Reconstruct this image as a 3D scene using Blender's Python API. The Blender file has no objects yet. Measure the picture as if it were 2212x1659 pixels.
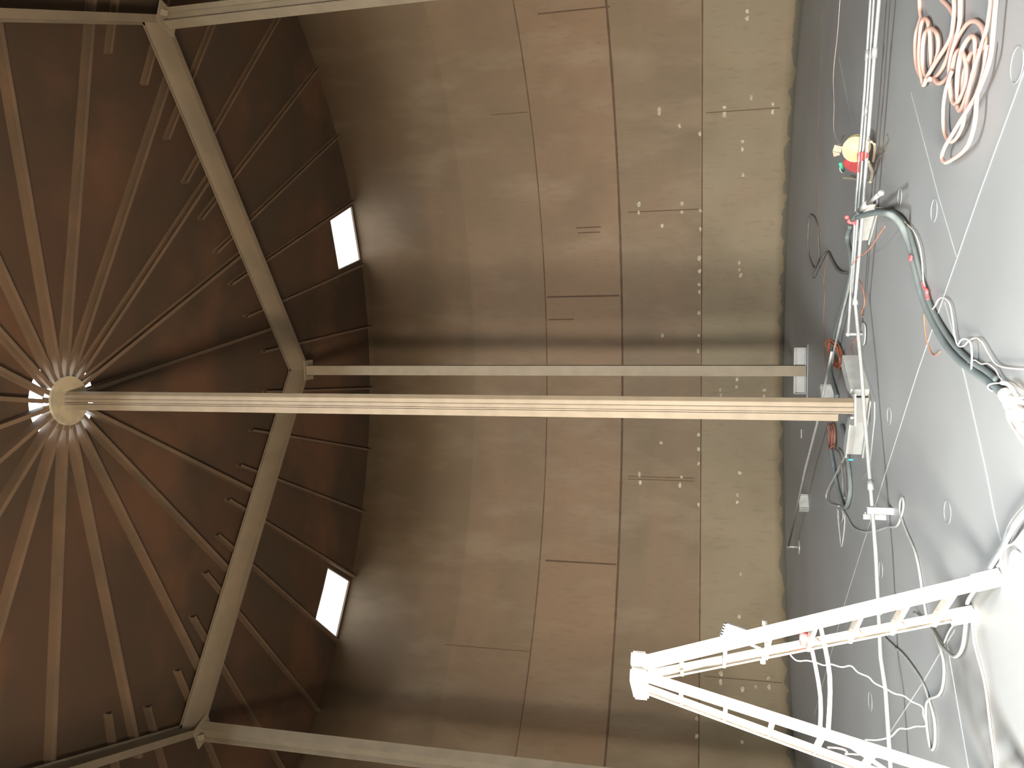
import bpy, bmesh, math, random
from mathutils import Vector, Matrix
random.seed(7)
SC = bpy.context.scene
COL = SC.collection
R_ = math.radians
# ------------------------------------------------------------------ camera
F_PX, TH, RO, CAMZ = 1751.435, 0.2334, -0.0052, 1.7475
_c, _s = math.cos(TH), math.sin(TH)
FWD = Vector((0, _c, _s)); _U = Vector((0, -_s, _c)); _R = Vector((1, 0, 0))
UPV = _U * math.cos(RO) + _R * math.sin(RO)
RTV = _R * math.cos(RO) - _U * math.sin(RO)
cam_d = bpy.data.cameras.new('camera'); cam = bpy.data.objects.new('camera', cam_d); COL.objects.link(cam)
cam_d.sensor_fit = 'HORIZONTAL'; cam_d.sensor_width = 36; cam_d.lens = F_PX / 2212 * 36; cam_d.clip_start = 0.05
X_, Y_, Z_ = -UPV, RTV, -FWD                       # phone held upright, picture stored lying on its side
cam.matrix_world = Matrix(((X_.x, Y_.x, Z_.x, 0), (X_.y, Y_.y, Z_.y, 0), (X_.z, Y_.z, Z_.z, CAMZ), (0, 0, 0, 1)))
SC.camera = cam
CX, CY, RAD, ZR = -0.2566, 9.3223, 10.105, 10.127  # tank centre, radius, shell height
SC.view_settings.view_transform = 'Standard'; SC.view_settings.look = 'None'
SC.view_settings.gamma = 1; SC.view_settings.use_curve_mapping = False
SC.view_settings.exposure = 0.0
SC.cycles.use_denoising = True
SC.cycles.max_bounces = 10; SC.cycles.diffuse_bounces = 7; SC.cycles.glossy_bounces = 3
SC.cycles.sample_clamp_indirect = 6
# ------------------------------------------------------------------ sky, added daylight lamps
W = bpy.data.worlds.new('sky'); SC.world = W; W.use_nodes = True
bg = W.node_tree.nodes['Background']; bg.inputs[0].default_value = (0.80, 0.90, 1.0, 1); bg.inputs[1].default_value = 16
def polar(az, r, z=0.0):
    a = R_(az); return Vector((CX + r * math.sin(a), CY + r * math.cos(a), z))
def lamp(name, kind, loc, direction, **kw):
    d = bpy.data.lights.new(name, kind); o = bpy.data.objects.new(name, d); COL.objects.link(o)
    o.location = loc; o.rotation_euler = Vector(direction).to_track_quat('-Z', 'Y').to_euler()
    for k, v in kw.items(): setattr(d, k, v)
    return o
ADDED_DOOR_AZ = 194.0  # unseen doorway, added so daylight reaches the floor from behind
added_door_c = polar(ADDED_DOOR_AZ, RAD + 0.05, 1.15)
inn = (Vector((CX, CY, 0)) - Vector((added_door_c.x, added_door_c.y, 0))).normalized()
lamp('added_door_sky', 'AREA', added_door_c, inn + Vector((0, 0, -.75)), energy=1700, shape='RECTANGLE', size=1.5, size_y=1.9, color=(.88, .95, 1.0), spread=R_(135))  # added cool lamp filling the unseen doorway, aimed at the floor
lamp('added_door_ground', 'AREA', added_door_c - inn * .05, inn + Vector((0, 0, .35)), energy=2100, shape='RECTANGLE', size=1.5, size_y=1.9, color=(1.0, .76, .50))  # added warm lamp, lifts roof, upper walls and column
ADDED_SHEETS = ((188.0, 197.5), (165.0, 174.0))           # unseen roof sheets behind the viewer, added to light the near floor
for i, (a0, a1) in enumerate(ADDED_SHEETS):
    lamp('added_roof_light', 'AREA', polar((a0 + a1) / 2, 9.4, 10.10), (0, 0.22, -1), energy=(2300, 900)[i], shape='RECTANGLE', size=1.3, size_y=1.2, color=(.88, .95, 1.0))  # lamp added under each unseen sheet
pt = lamp('roof_hole_portal', 'AREA', (CX, CY + .07, 10.42), (0, 0, -1), shape='DISK', size=1.2)
pt.data.cycles.is_portal = True
# ------------------------------------------------------------------ pixel -> place helpers
def ray(x, y): return (FWD * F_PX + UPV * (1106 - x) + RTV * (829.5 - y)).normalized()
EYE = Vector((0, 0, CAMZ))
def at(x, y, z=0.0):
    d = ray(x, y); return EYE + d * ((z - CAMZ) / d.z)
def aty(x, y, Y):
    d = ray(x, y); return EYE + d * (Y / d.y)
def wallhit(x, y, r=RAD):
    d = ray(x, y); o = Vector((-CX, -CY)); dd = Vector((d.x, d.y))
    a = dd.dot(dd); b = o.dot(dd); c = o.dot(o) - r * r
    t = (-b + math.sqrt(b * b - a * c)) / a
    P = EYE + d * t
    return math.degrees(math.atan2(P.x - CX, P.y - CY)), P.z
# ------------------------------------------------------------------ materials
def mat(name, base, alt=None, scale=2.0, rough=.6, metal=0.0, spec=.35, bump=.0, detail=6, stretch=(1, 1, 1), lo=.35, hi=.65, emit=None, es=0, speck=None):
    m = bpy.data.materials.new(name); m.use_nodes = True; nt = m.node_tree; N = nt.nodes; L = nt.links
    b = N['Principled BSDF']; b.inputs['Roughness'].default_value = rough; b.inputs['Metallic'].default_value = metal
    b.inputs['Specular IOR Level'].default_value = spec
    geo = N.new('ShaderNodeNewGeometry'); mp = N.new('ShaderNodeMapping'); mp.inputs['Scale'].default_value = stretch
    L.new(geo.outputs['Position'], mp.inputs['Vector'])
    if alt is None: alt = tuple(c * .86 for c in base)
    no = N.new('ShaderNodeTexNoise'); no.inputs['Scale'].default_value = scale; no.inputs['Detail'].default_value = detail
    L.new(mp.outputs[0], no.inputs['Vector'])
    rp = N.new('ShaderNodeValToRGB'); rp.color_ramp.elements[0].position = lo; rp.color_ramp.elements[1].position = hi
    rp.color_ramp.elements[0].color = (*base, 1); rp.color_ramp.elements[1].color = (*alt, 1)
    L.new(no.outputs['Fac'], rp.inputs[0]); out = rp.outputs[0]
    if speck:
        n2 = N.new('ShaderNodeTexNoise'); n2.inputs['Scale'].default_value = speck[1]; n2.inputs['Detail'].default_value = 8
        L.new(mp.outputs[0], n2.inputs['Vector'])
        r2 = N.new('ShaderNodeValToRGB'); r2.color_ramp.elements[0].position = speck[2]; r2.color_ramp.elements[1].position = speck[3]
        L.new(n2.outputs['Fac'], r2.inputs[0])
        mx = N.new('ShaderNodeMix'); mx.data_type = 'RGBA'; L.new(r2.outputs[0], mx.inputs[0]); L.new(out, mx.inputs[6]); mx.inputs[7].default_value = (*speck[0], 1)
        out = mx.outputs[2]
    L.new(out, b.inputs['Base Color'])
    if bump:
        bp = N.new('ShaderNodeBump'); bp.inputs['Strength'].default_value = bump; bp.inputs['Distance'].default_value = .01
        n3 = N.new('ShaderNodeTexNoise'); n3.inputs['Scale'].default_value = 30; L.new(geo.outputs['Position'], n3.inputs['Vector'])
        L.new(n3.outputs['Fac'], bp.inputs['Height']); L.new(bp.outputs[0], b.inputs['Normal'])
    if emit:
        b.inputs['Emission Color'].default_value = (*emit, 1); b.inputs['Emission Strength'].default_value = es
    m['out'] = 0
    return m

def wall_material():
    m = bpy.data.materials.new('tan_primer'); m.use_nodes = True; nt = m.node_tree; N = nt.nodes; L = nt.links
    b = N['Principled BSDF']; b.inputs['Roughness'].default_value = .62; b.inputs['Specular IOR Level'].default_value = .3
    geo = N.new('ShaderNodeNewGeometry'); sep = N.new('ShaderNodeSeparateXYZ'); L.new(geo.outputs['Position'], sep.inputs[0])
    # plate-by-plate paint tone, a constant colour for each course
    rp = N.new('ShaderNodeValToRGB'); cr = rp.color_ramp; cr.interpolation = 'CONSTANT'
    mr = N.new('ShaderNodeMapRange'); mr.inputs['From Max'].default_value = 10.13; L.new(sep.outputs['Z'], mr.inputs['Value'])
    tones = [(0.0, (.205, .172, .112)), (1.8288 / 10.13, (.168, .126, .080)), (3.6576 / 10.13, (.190, .130, .080)), (5.4864 / 10.13, (.172, .122, .076)), (7.3152 / 10.13, (.148, .108, .068))]
    cr.elements[0].position = tones[0][0]; cr.elements[0].color = (*tones[0][1], 1)
    cr.elements[1].position = tones[1][0]; cr.elements[1].color = (*tones[1][1], 1)
    for p, c in tones[2:]:
        e = cr.elements.new(p); e.color = (*c, 1)
    L.new(mr.outputs[0], rp.inputs[0]); out = rp.outputs[0]
    def blotch(scale, st, col, lo, hi, fac, src, detail=5):
        mp = N.new('ShaderNodeMapping'); mp.inputs['Scale'].default_value = st; L.new(geo.outputs['Position'], mp.inputs['Vector'])
        no = N.new('ShaderNodeTexNoise'); no.inputs['Scale'].default_value = scale; no.inputs['Detail'].default_value = detail; L.new(mp.outputs[0], no.inputs['Vector'])
        r = N.new('ShaderNodeMapRange'); r.inputs['From Min'].default_value = lo; r.inputs['From Max'].default_value = hi; r.inputs['To Max'].default_value = fac
        L.new(no.outputs['Fac'], r.inputs['Value'])
        mx = N.new('ShaderNodeMix'); mx.data_type = 'RGBA'; L.new(r.outputs[0], mx.inputs[0]); L.new(src, mx.inputs[6]); mx.inputs[7].default_value = (*col, 1)
        return mx.outputs[2]
    out = blotch(.55, (1, 1, 1), (.115, .086, .052), .45, .68, .45, out)
    out = blotch(.8, (.5, .5, 1.4), (.205, .135, .084), .50, .72, .45, out)
    out = blotch(1.7, (1, 1, .35), (.235, .185, .125), .50, .70, .45, out)
    out = blotch(14, (1, 1, .25), (.13, .098, .064), .55, .72, .35, out)
    # bare ragged strip along the foot of the shell
    mp = N.new('ShaderNodeTexNoise'); mp.inputs['Scale'].default_value = 2.6; mp.inputs['Detail'].default_value = 6; L.new(geo.outputs['Position'], mp.inputs['Vector'])
    mu = N.new('ShaderNodeMath'); mu.operation = 'MULTIPLY_ADD'; L.new(mp.outputs['Fac'], mu.inputs[0]); mu.inputs[1].default_value = -.42; L.new(sep.outputs['Z'], mu.inputs[2])
    lt = N.new('ShaderNodeMath'); lt.operation = 'LESS_THAN'; L.new(mu.outputs[0], lt.inputs[0]); lt.inputs[1].default_value = -.125
    mx = N.new('ShaderNodeMix'); mx.data_type = 'RGBA'; L.new(lt.outputs[0], mx.inputs[0]); L.new(out, mx.inputs[6]); mx.inputs[7].default_value = (.125, .115, .088, 1)
    L.new(mx.outputs[2], b.inputs['Base Color'])
    return m
M = dict(
    wall=wall_material(),
    floor=mat('grey_floor_primer', (.262, .272, .272), (.228, .236, .234), scale=.5, rough=.5, spec=.4, detail=3),
    ring=mat('faint_weld', (.30, .315, .315), (.26, .275, .275), scale=8, rough=.55),
    weld=mat('light_weld', (.36, .385, .385), (.32, .345, .345), scale=8, rough=.6),
    seam=mat('dark_wall_seam', (.095, .060, .035), (.075, .048, .029), scale=18, rough=.8),
    roof=mat('rusty_roof', (.066, .040, .026), (.054, .038, .025), scale=.6, rough=.8, spec=.15, lo=.42, hi=.56, speck=((.095, .052, .031), .38, .50, .62)),
    rafter=mat('rusty_rafter', (.135, .089, .058), (.10, .073, .049), scale=1.6, rough=.7, spec=.25),
    girder=mat('brown_girder', (.175, .139, .097), (.145, .12, .086), scale=2, rough=.7),
    steel=mat('cream_primed_steel', (.185, .150, .105), (.158, .128, .09), scale=5, rough=.6),
    post=mat('dull_post_steel', (.215, .182, .132), (.185, .157, .113), scale=4, rough=.65),
    base=mat('pale_grey_steel', (.34, .35, .34), (.29, .30, .29), scale=6, rough=.5),
    plate=mat('tan_plate', (.34, .29, .20), (.27, .235, .165), scale=5, rough=.6, lo=.45, hi=.55),
    pipe=mat('silver_pipe', (.40, .415, .41), (.33, .345, .34), scale=12, rough=.38, metal=.3, spec=.5),
    alu=mat('aluminium', (.66, .62, .55), (.58, .54, .48), scale=14, rough=.4, metal=.0, spec=.6),
    white=mat('white_plastic', (.70, .71, .70), (.64, .65, .64), scale=9, rough=.5),
    pink=mat('pink_hose_rubber', (.64, .37, .295), (.60, .40, .335), scale=7, rough=.6),
    greyhose=mat('grey_green_hose', (.155, .18, .178), (.13, .152, .15), scale=9, rough=.8, spec=.15),
    darkhose=mat('dark_hose', (.12, .115, .105), (.16, .15, .135), scale=9, rough=.7),
    cable=mat('grey_cable', (.33, .34, .33), (.27, .28, .27), scale=11, rough=.6),
    wire=mat('pale_wire', (.72, .66, .60), (.65, .55, .48), scale=9, rough=.5),
    orange=mat('orange_cord', (.62, .20, .10), (.5, .17, .09), scale=16, rough=.5),
    rustcord=mat('faded_rusty_cord', (.26, .15, .10), (.20, .12, .085), scale=16, rough=.6),
    brown=mat('brown_cord', (.22, .10, .07), (.17, .08, .06), scale=16, rough=.6),
    red=mat('red_cloth', (.85, .14, .14), (.74, .09, .10), scale=12, rough=.7, bump=.4),
    yellow=mat('yellow_reel', (.62, .50, .26), (.50, .40, .20), scale=12, rough=.5),
    beige=mat('beige_metal', (.40, .36, .28), (.34, .31, .24), scale=12, rough=.5),
    green=mat('green_plastic', (.08, .45, .28), (.06, .38, .24), scale=12, rough=.4),
    cyan=mat('cyan_light_paint', (.08, .50, .62), (.06, .42, .55), scale=12, rough=.5),  # colour standing in for a spot of blue light
    black=mat('black_rubber', (.03, .03, .03), (.045, .045, .045), scale=12, rough=.6),
    wrap=mat('taped_wrap', (.66, .60, .55), (.78, .76, .73), scale=16, rough=.7, bump=.6),
    mark=mat('chalky_paint', (.46, .43, .34), (.30, .26, .19), scale=9, rough=.7),
    skylight=mat('daylit_sheet', (.9, .9, .9), scale=3, emit=(.86, .94, 1.0), es=2.0),
    lens=mat('lamp_lens', (.8, .85, .9), scale=3, rough=.15),
)
# ------------------------------------------------------------------ mesh helpers
def link(name, bm, m, parent=None, smooth=False):
    me = bpy.data.meshes.new(name); bmesh.ops.recalc_face_normals(bm, faces=bm.faces); bm.to_mesh(me); bm.free()
    me.materials.append(m)
    if smooth:
        for p in me.polygons: p.use_smooth = True
    o = bpy.data.objects.new(name, me); COL.objects.link(o)
    if parent: o.parent = parent; o.matrix_parent_inverse = Matrix.Translation(-parent.location)
    return o
def tag(o, label=None, cat=None, group=None, kind=None):
    if label: o['label'] = label
    if cat: o['category'] = cat
    if group: o['group'] = group
    if kind: o['kind'] = kind
    return o
def thing(name, label, cat, loc, group=None):
    o = bpy.data.objects.new(name, None); COL.objects.link(o); o.location = loc; o.empty_display_size = .1
    return tag(o, label, cat, group)
def box(bm, c, size, rot=None):
    mt = Matrix.Translation(c) @ (rot.to_4x4() if rot else Matrix.Identity(4)) @ Matrix.Diagonal((*size, 1))
    bmesh.ops.create_cube(bm, size=1, matrix=mt)
def frame(p0, p1, xdir):
    z = (p1 - p0).normalized(); x = Vector(xdir); x = (x - z * x.dot(z)).normalized(); y = z.cross(x)
    return x, y, z
def extr(bm, prof, p0, p1, xdir=(0, 0, 1)):
    p0, p1 = Vector(p0), Vector(p1); x, y, z = frame(p0, p1, xdir)
    a = [bm.verts.new(p0 + x * u + y * v) for u, v in prof]; b = [bm.verts.new(p1 + x * u + y * v) for u, v in prof]
    n = len(prof)
    for i in range(n): bm.faces.new((a[i], a[(i + 1) % n], b[(i + 1) % n], b[i]))
    bm.faces.new(a[::-1]); bm.faces.new(b)
def rect(w, h): return [(-w / 2, -h / 2), (w / 2, -h / 2), (w / 2, h / 2), (-w / 2, h / 2)]
def ibeam(h, w, t=.012):      # h along x axis of the profile, flanges across y
    a, b = h / 2, w / 2; s = t / 2
    return [(-a, -b), (-a, b), (-a + t, b), (-a + t, s), (a - t, s), (a - t, b), (a, b), (a, -b), (a - t, -b), (a - t, -s), (-a + t, -s), (-a + t, -b)]
def channel(h, w, t=.01):     # web at y = 0, flanges towards +y
    a = h / 2
    return [(-a, 0), (-a, w), (-a + t, w), (-a + t, t), (a - t, t), (a - t, w), (a, w), (a, 0)]
def smooth_path(P, k=6):
    P = [Vector(p) for p in P]
    if len(P) < 3: return P
    out = []
    for i in range(len(P) - 1):
        p0 = P[max(i - 1, 0)]; p1 = P[i]; p2 = P[i + 1]; p3 = P[min(i + 2, len(P) - 1)]
        for j in range(k):
            t = j / k
            out.append(.5 * ((2 * p1) + (p2 - p0) * t + (2 * p0 - 5 * p1 + 4 * p2 - p3) * t * t + (3 * p1 - p0 - 3 * p2 + p3) * t ** 3))
    out.append(P[-1]); return out
def tube(bm, P, r, n=8, k=6, radii=None):
    P = smooth_path(P, k) if k > 1 else [Vector(p) for p in P]
    Q = [P[0]]
    for p in P[1:]:
        if (p - Q[-1]).length > 1e-4: Q.append(p)
    P = Q; rings = []; nrm = None
    for i, p in enumerate(P):
        t = (P[min(i + 1, len(P) - 1)] - P[max(i - 1, 0)]).normalized()
        if nrm is None:
            nrm = t.orthogonal().normalized()
        nrm = (nrm - t * nrm.dot(t)); nrm = nrm.normalized() if nrm.length > 1e-6 else t.orthogonal().normalized()
        b = t.cross(nrm); rr = r if radii is None else radii(i / (len(P) - 1))
        rings.append([bm.verts.new(p + (nrm * math.cos(2 * math.pi * q / n) + b * math.sin(2 * math.pi * q / n)) * rr) for q in range(n)])
    for i in range(len(rings) - 1):
        for q in range(n): bm.faces.new((rings[i][q], rings[i][(q + 1) % n], rings[i + 1][(q + 1) % n], rings[i + 1][q]))
    bm.faces.new(rings[0][::-1]); bm.faces.new(rings[-1])
def cyl(bm, p0, p1, r, n=20, r2=None):
    p0, p1 = Vector(p0), Vector(p1); x, y, z = frame(p0, p1, (p1 - p0).orthogonal())
    r2 = r if r2 is None else r2
    a = [bm.verts.new(p0 + (x * math.cos(2 * math.pi * q / n) + y * math.sin(2 * math.pi * q / n)) * r) for q in range(n)]
    b = [bm.verts.new(p1 + (x * math.cos(2 * math.pi * q / n) + y * math.sin(2 * math.pi * q / n)) * r2) for q in range(n)]
    for q in range(n): bm.faces.new((a[q], a[(q + 1) % n], b[(q + 1) % n], b[q]))
    bm.faces.new(a[::-1]); bm.faces.new(b)
def torus(bm, c, R, r, nrm=(0, 0, 1), n=28, m=8, a0=0, a1=360):
    nrm = Vector(nrm).normalized(); x = nrm.orthogonal().normalized(); y = nrm.cross(x); c = Vector(c)
    if nrm == Vector((0, 0, 1)): x, y = Vector((1, 0, 0)), Vector((0, 1, 0))
    pts = [c + (x * math.cos(R_(a0 + (a1 - a0) * i / n)) + y * math.sin(R_(a0 + (a1 - a0) * i / n))) * R for i in range(n + 1)]
    tube(bm, pts, r, m, 1)
BM = bmesh.new
def C1(pts): return [(1650 + x / 3.936, y / 3.936) for x, y in pts]
def C2(pts): return [(1650 + x / 3.936, 380 + y / 3.936) for x, y in pts]
def C3(pts): return [(1650 + x / 3.936, 700 + y / 3.936) for x, y in pts]
def C4(pts): return [(1650 + x / 3.936, 1000 + y / 3.936) for x, y in pts]
def C5(pts): return [(1650 + x / 3.936, 1239 + y / 3.936) for x, y in pts]
def CP(pts): return [(1960 + x / 8.778, y / 8.778) for x, y in pts]
def ground(pts, z): return [at(x, y, z) for x, y in pts]
# ------------------------------------------------------------------ shell, floor, roof
def roofz(r): return 10.33 - (10.33 - ZR) * r / RAD
bm = BM(); zs = [0, .25, 2.25, 4, 7, ZR]; step = 1.5
azs = [i * step for i in range(240)]
vv = {(i, j): bm.verts.new(polar(azs[i], RAD, zs[j])) for i in range(240) for j in range(len(zs))}
for i in range(240):
    for j in range(len(zs) - 1):
        mid = azs[i] + step / 2
        if zs[j] == .25 and abs(mid - ADDED_DOOR_AZ) < 4.6: continue
        k = (i + 1) % 240
        bm.faces.new((vv[i, j], vv[k, j], vv[k, j + 1], vv[i, j + 1]))
wall = tag(link('wall_round', bm, M['wall'], smooth=False), kind='structure')
for p in wall.data.polygons: p.use_smooth = True
md = wall.modifiers.new('plate', 'SOLIDIFY'); md.thickness = .012; md.offset = 0
# wall seams: raised weld lines of the shell plates
bm = BM()
def ring_strip(z, h=.022, r=RAD - .009, a0=-95, a1=95, n=190):
    prev = None
    for i in range(n + 1):
        a = a0 + (a1 - a0) * i / n; w = h * (.8 + .4 * random.random())
        c = (bm.verts.new(polar(a, r, z - w / 2)), bm.verts.new(polar(a, r, z + w / 2)), bm.verts.new(polar(a, r + .006, z + w / 2)), bm.verts.new(polar(a, r + .006, z - w / 2)))
        if prev:
            for q in range(4): bm.faces.new((prev[q], c[q], c[(q + 1) % 4], prev[(q + 1) % 4]))
        prev = c
H1 = 1.8288
for z, h in ((H1, .030), (2 * H1, .050), (3 * H1, .026)): ring_strip(z, h)
def vseam(x0, x1, y, w=.028):
    (a, z0), (b, z1) = wallhit(x0, y), wallhit(x1, y); a = (a + b) / 2
    z0, z1 = min(z0, z1), max(z0, z1); da = math.degrees(w / 2 / RAD)
    q = [polar(a - da, RAD - .009, z0), polar(a + da, RAD - .009, z0), polar(a + da, RAD - .009, z1), polar(a - da, RAD - .009, z1)]
    f = bm.faces.new([bm.verts.new(p) for p in q])
    r = bmesh.ops.extrude_face_region(bm, geom=[f]); inw = polar(a, 1) - polar(a, 0)
    for v in r['geom']:
        if isinstance(v, bmesh.types.BMVert): v.co += inw * .006
for x0, x1, y, w in ((1182, 1338, 640, .04), (1178, 1332, 1215, .04), (1356, 1508, 455, .022), (1356, 1500, 1031, .018), (1356, 1500, 1037, .018),
                     (1525, 1685, 238, .016), (1160, 1318, 22, .03), (1522, 1690, 1468, .016), (1245, 1298, 491, .03), (1248, 1296, 502, .03), (1184, 1240, 690, .03), (1060, 1140, 245, .016), (960, 1146, 1400, .016)):
    vseam(x0, x1, y, w)
tag(link('weld_seam', bm, M['seam'], wall), 'dark rusty weld lines')
bm = BM()
marks = [(1511,558),(1511,586),(1510,615),(1511,631),(1510,676),(1430,725),(1509,725),(1508,757),(1597,568),(1597,583),(1600,595),(1597,810),(1592,820),(1591,836),(1556,842),(1557,855),(1651,843),(1650,857),
 (1509,939),(1428,957),(1509,970),(1509,1002),(1381,1025),(1383,1043),(1472,1030),(1469,1048),(1598,1022),(1593,1069),(1593,1085),(1509,1090),(1424,237),(1424,244),(1468,272),(1380,441),(1380,460),(1473,440),(1473,458),(1430,488),
 (1565,232),(1565,248),(1623,211),(1669,225),(1669,242),(1512,289),(1605,306),(1604,323),(1605,378),(1614,25),(1614,40),(1513,455),(1513,495),(1600,1240),(1597,1332),(1557,1455),(1557,1474),(1660,1465),(1661,1484),(1603,1488),(1632,1484),(1505,1553),(1505,1591),(1603,1603)]
for x, y in marks:
    a, z = wallhit(x, y, RAD - .012); n = 9; inw = (polar(a, 1) - polar(a, 0)); tang = Vector((inw.y, -inw.x, 0))
    c = polar(a, RAD - .0095, z); w, h = random.uniform(.04, .065), random.uniform(.028, .045)
    vs = []
    for q in range(n):
        t = 2 * math.pi * q / n; f = random.uniform(.65, 1.2)
        vs.append(bm.verts.new(c + tang * math.cos(t) * w * f + Vector((0, 0, 1)) * math.sin(t) * h * f))
    f = bm.faces.new(vs); r = bmesh.ops.extrude_face_region(bm, geom=[f])
    for v in r['geom']:
        if isinstance(v, bmesh.types.BMVert): v.co -= inw * .004
tag(link('paint_mark', bm, M['mark'], wall), 'pale chalky primer dabs')
# floor
bm = BM(); cyl(bm, (CX, CY, -.02), (CX, CY, 0), RAD, 120)
floor = tag(link('floor', bm, M['floor']), kind='structure')
bm = BM()
def flat_strip(P, w, z=.003):
    P = [Vector((p.x, p.y, 0)) for p in P]
    for a, b in zip(P[:-1], P[1:]):
        d = (b - a).normalized(); s = Vector((-d.y, d.x, 0))
        box(bm, (a + b) / 2 + Vector((0, 0, z / 2)), ((b - a).length, w, z), Matrix((d, s, Vector((0, 0, 1)))).transposed())
lines = [[(2230, 105), (2115, 420), (2067, 558), (1983, 800), (1890, 1094), (1824, 1305), (1759, 1544)], [(1968, 200), (2026, 420), (2067, 558)], [(1812, 122), (1843, 277)],
         [(2041, 654), (2084, 814), (2130, 1018), (2150, 1120), (2163, 1168)], [(2044, 1380), (2068, 1520), (2093, 1665)], [(2062, 1362), (2031, 1409), (1996, 1470), (1922, 1582)]]
for i, l in enumerate(lines): flat_strip(ground(l, 0), (.016, .010, .010, .016, .016, .014)[i])
tag(link('weld_seam', bm, M['weld'], floor), 'pale weld lines between floor plates')
bm = BM()
for x, y, r in ((2018, 455, .088), (1944, 425, .075), (2197, 140, .10), (1921, 898, .085), (2047, 1106, .085), (1903, 1230, .085), (1880, 1515, .10)):
    c = at(x, y, 0); torus(bm, (c.x, c.y, .001), r, .0035, n=32, m=6)
tag(link('round_weld', bm, M['ring'], floor), 'faint round weld rings')
bm = BM(); c = at(1731, 937, 0); box(bm, (c.x, c.y, .004), (.16, .10, .006)); link('floor_sliver', bm, M['white'], floor)  # small flat white sliver on the far floor
# roof deck with central opening and two daylit bays, plus two added behind the viewer
HC = (CX, CY + .07); HR = .575
sky1, sky2 = (19.4, 27.0, 8.80, 10.04), (-34.7, -27.0, 8.78, 10.04)
def brk(extra, lo, hi, n):
    s = sorted(set([lo + (hi - lo) * i / n for i in range(n + 1)] + extra)); return s
added_sky3, added_sky4 = [((a0 + 180) % 360 - 180, (a1 + 180) % 360 - 180, 8.80, 10.04) for a0, a1 in ADDED_SHEETS]
AZ = brk([v for q in (sky1, sky2, added_sky3, added_sky4) for v in q[:2]], -180, 180, 72); RR = [.9, 2, 4, 6, 8, sky1[2], 9.4, sky1[3], RAD + .07]
bm = BM(); V = {}
for i, a in enumerate(AZ[:-1]):
    for j, r in enumerate(RR): V[i, j] = bm.verts.new(polar(a, r, roofz(r)))
    h = Vector((HC[0] + HR * math.sin(R_(a)), HC[1] + HR * math.cos(R_(a)), roofz(.6))); V[i, -1] = bm.verts.new(h)
n = len(AZ) - 1
for i in range(n):
    k = (i + 1) % n; bm.faces.new((V[i, -1], V[k, -1], V[k, 0], V[i, 0]))
    for j in range(len(RR) - 1):
        am, rm = (AZ[i] + AZ[i + 1]) / 2, (RR[j] + RR[j + 1]) / 2
        if any(s[0] < am < s[1] and s[2] - .03 < rm < s[3] + .01 for s in (sky1, sky2, added_sky3, added_sky4)): continue
        bm.faces.new((V[i, j], V[k, j], V[k, j + 1], V[i, j + 1]))
roof = tag(link('ceiling', bm, M['roof']), kind='structure')
md = roof.modifiers.new('plate', 'SOLIDIFY'); md.thickness = .008; md.offset = 0
bm = BM()
for x0, y0, x1, y1 in ((640, 420, 672, 600), (700, 440, 690, 590), (690, 880, 700, 1100), (200, 360, 150, 600)):
    P = [at(x0, y0, 10.14), at(x1, y1, 10.14)]
    for P0, P1 in ((P[0], P[1]),):
        r0, r1 = (P0.xy - Vector((CX, CY))).length, (P1.xy - Vector((CX, CY))).length
        P0.z, P1.z = roofz(r0) - .006, roofz(r1) - .006; extr(bm, rect(.008, .03), P0, P1)
link('lap_joint', bm, M['roof'], roof)
for nm, s in (('window_1', sky1), ('window_2', sky2), ('added_window_3', added_sky3), ('added_window_4', added_sky4)):  # last two sheets are out of view, added for their light
    bm = BM(); q = []
    na = 4
    top = [polar(s[0] + (s[1] - s[0]) * i / na, s[2], roofz(s[2]) + .03) for i in range(na + 1)] + [polar(s[1] - (s[1] - s[0]) * i / na, s[3], roofz(s[3]) + .03) for i in range(na + 1)]
    f = bm.faces.new([bm.verts.new(p) for p in top]); r = bmesh.ops.extrude_face_region(bm, geom=[f])
    for v in r['geom']:
        if isinstance(v, bmesh.types.BMVert): v.co.z += .006
    w = tag(link(nm, bm, M['skylight']), 'daylit roof sheet beside the shell', kind='structure')
    bm = BM()
    for a in (s[0], s[1]): extr(bm, rect(.05, .012), polar(a, s[2], roofz(s[2]) + .012), polar(a, s[3], roofz(s[3]) + .012))
    for r in (s[2], s[3]): extr(bm, rect(.05, .012), polar(s[0], r, roofz(r) + .012), polar(s[1], r, roofz(r) + .012))
    link('window_frame', bm, M['girder'], w)
# ------------------------------------------------------------------ columns, girders, rafters
R2, PH, ZG = 5.86, 5.1, 9.64
colaz = [PH + 72 * k for k in range(5)]; colaz[2] = 148.2
def girder_r(az):
    k = math.floor((az - PH) / 72); m = PH + 72 * k + 36
    return R2 * math.cos(R_(36)) / math.cos(R_(az - m))
def ordinal(n): return {1: 'first', 2: 'second', 3: 'third'}.get(n, ['', '', '', '', 'fourth', 'fifth', 'sixth', 'seventh', 'eighth', 'ninth', 'tenth', 'eleventh', 'twelfth', 'thirteenth', 'fourteenth', 'fifteenth', 'sixteenth', 'seventeenth', 'eighteenth', 'nineteenth', 'twentieth'][n] if n < 21 else str(n) + 'th')
gl = ['right-hand ceiling girder from the rear post towards the upper picture edge, brown steel beam', 'brown steel ceiling girder running along the top left picture edge', 'brown steel girder overhead behind the viewer', 'brown steel ceiling girder at the bottom left picture corner', 'brown steel ceiling girder running from the rear post to the lower-left post']
for k in range(5):
    a, b = polar(colaz[k], R2, 0), polar(colaz[(k + 1) % 5], R2, 0)
    bm = BM(); zc = (ZG + 10.03) / 2
    extr(bm, ibeam(10.03 - ZG, .11, .014), Vector((a.x, a.y, zc)), Vector((b.x, b.y, zc)), (0, 0, 1))
    tag(link('roof_girder', bm, M['girder']), gl[k], 'girder', 'girders of the roof ring')
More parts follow.
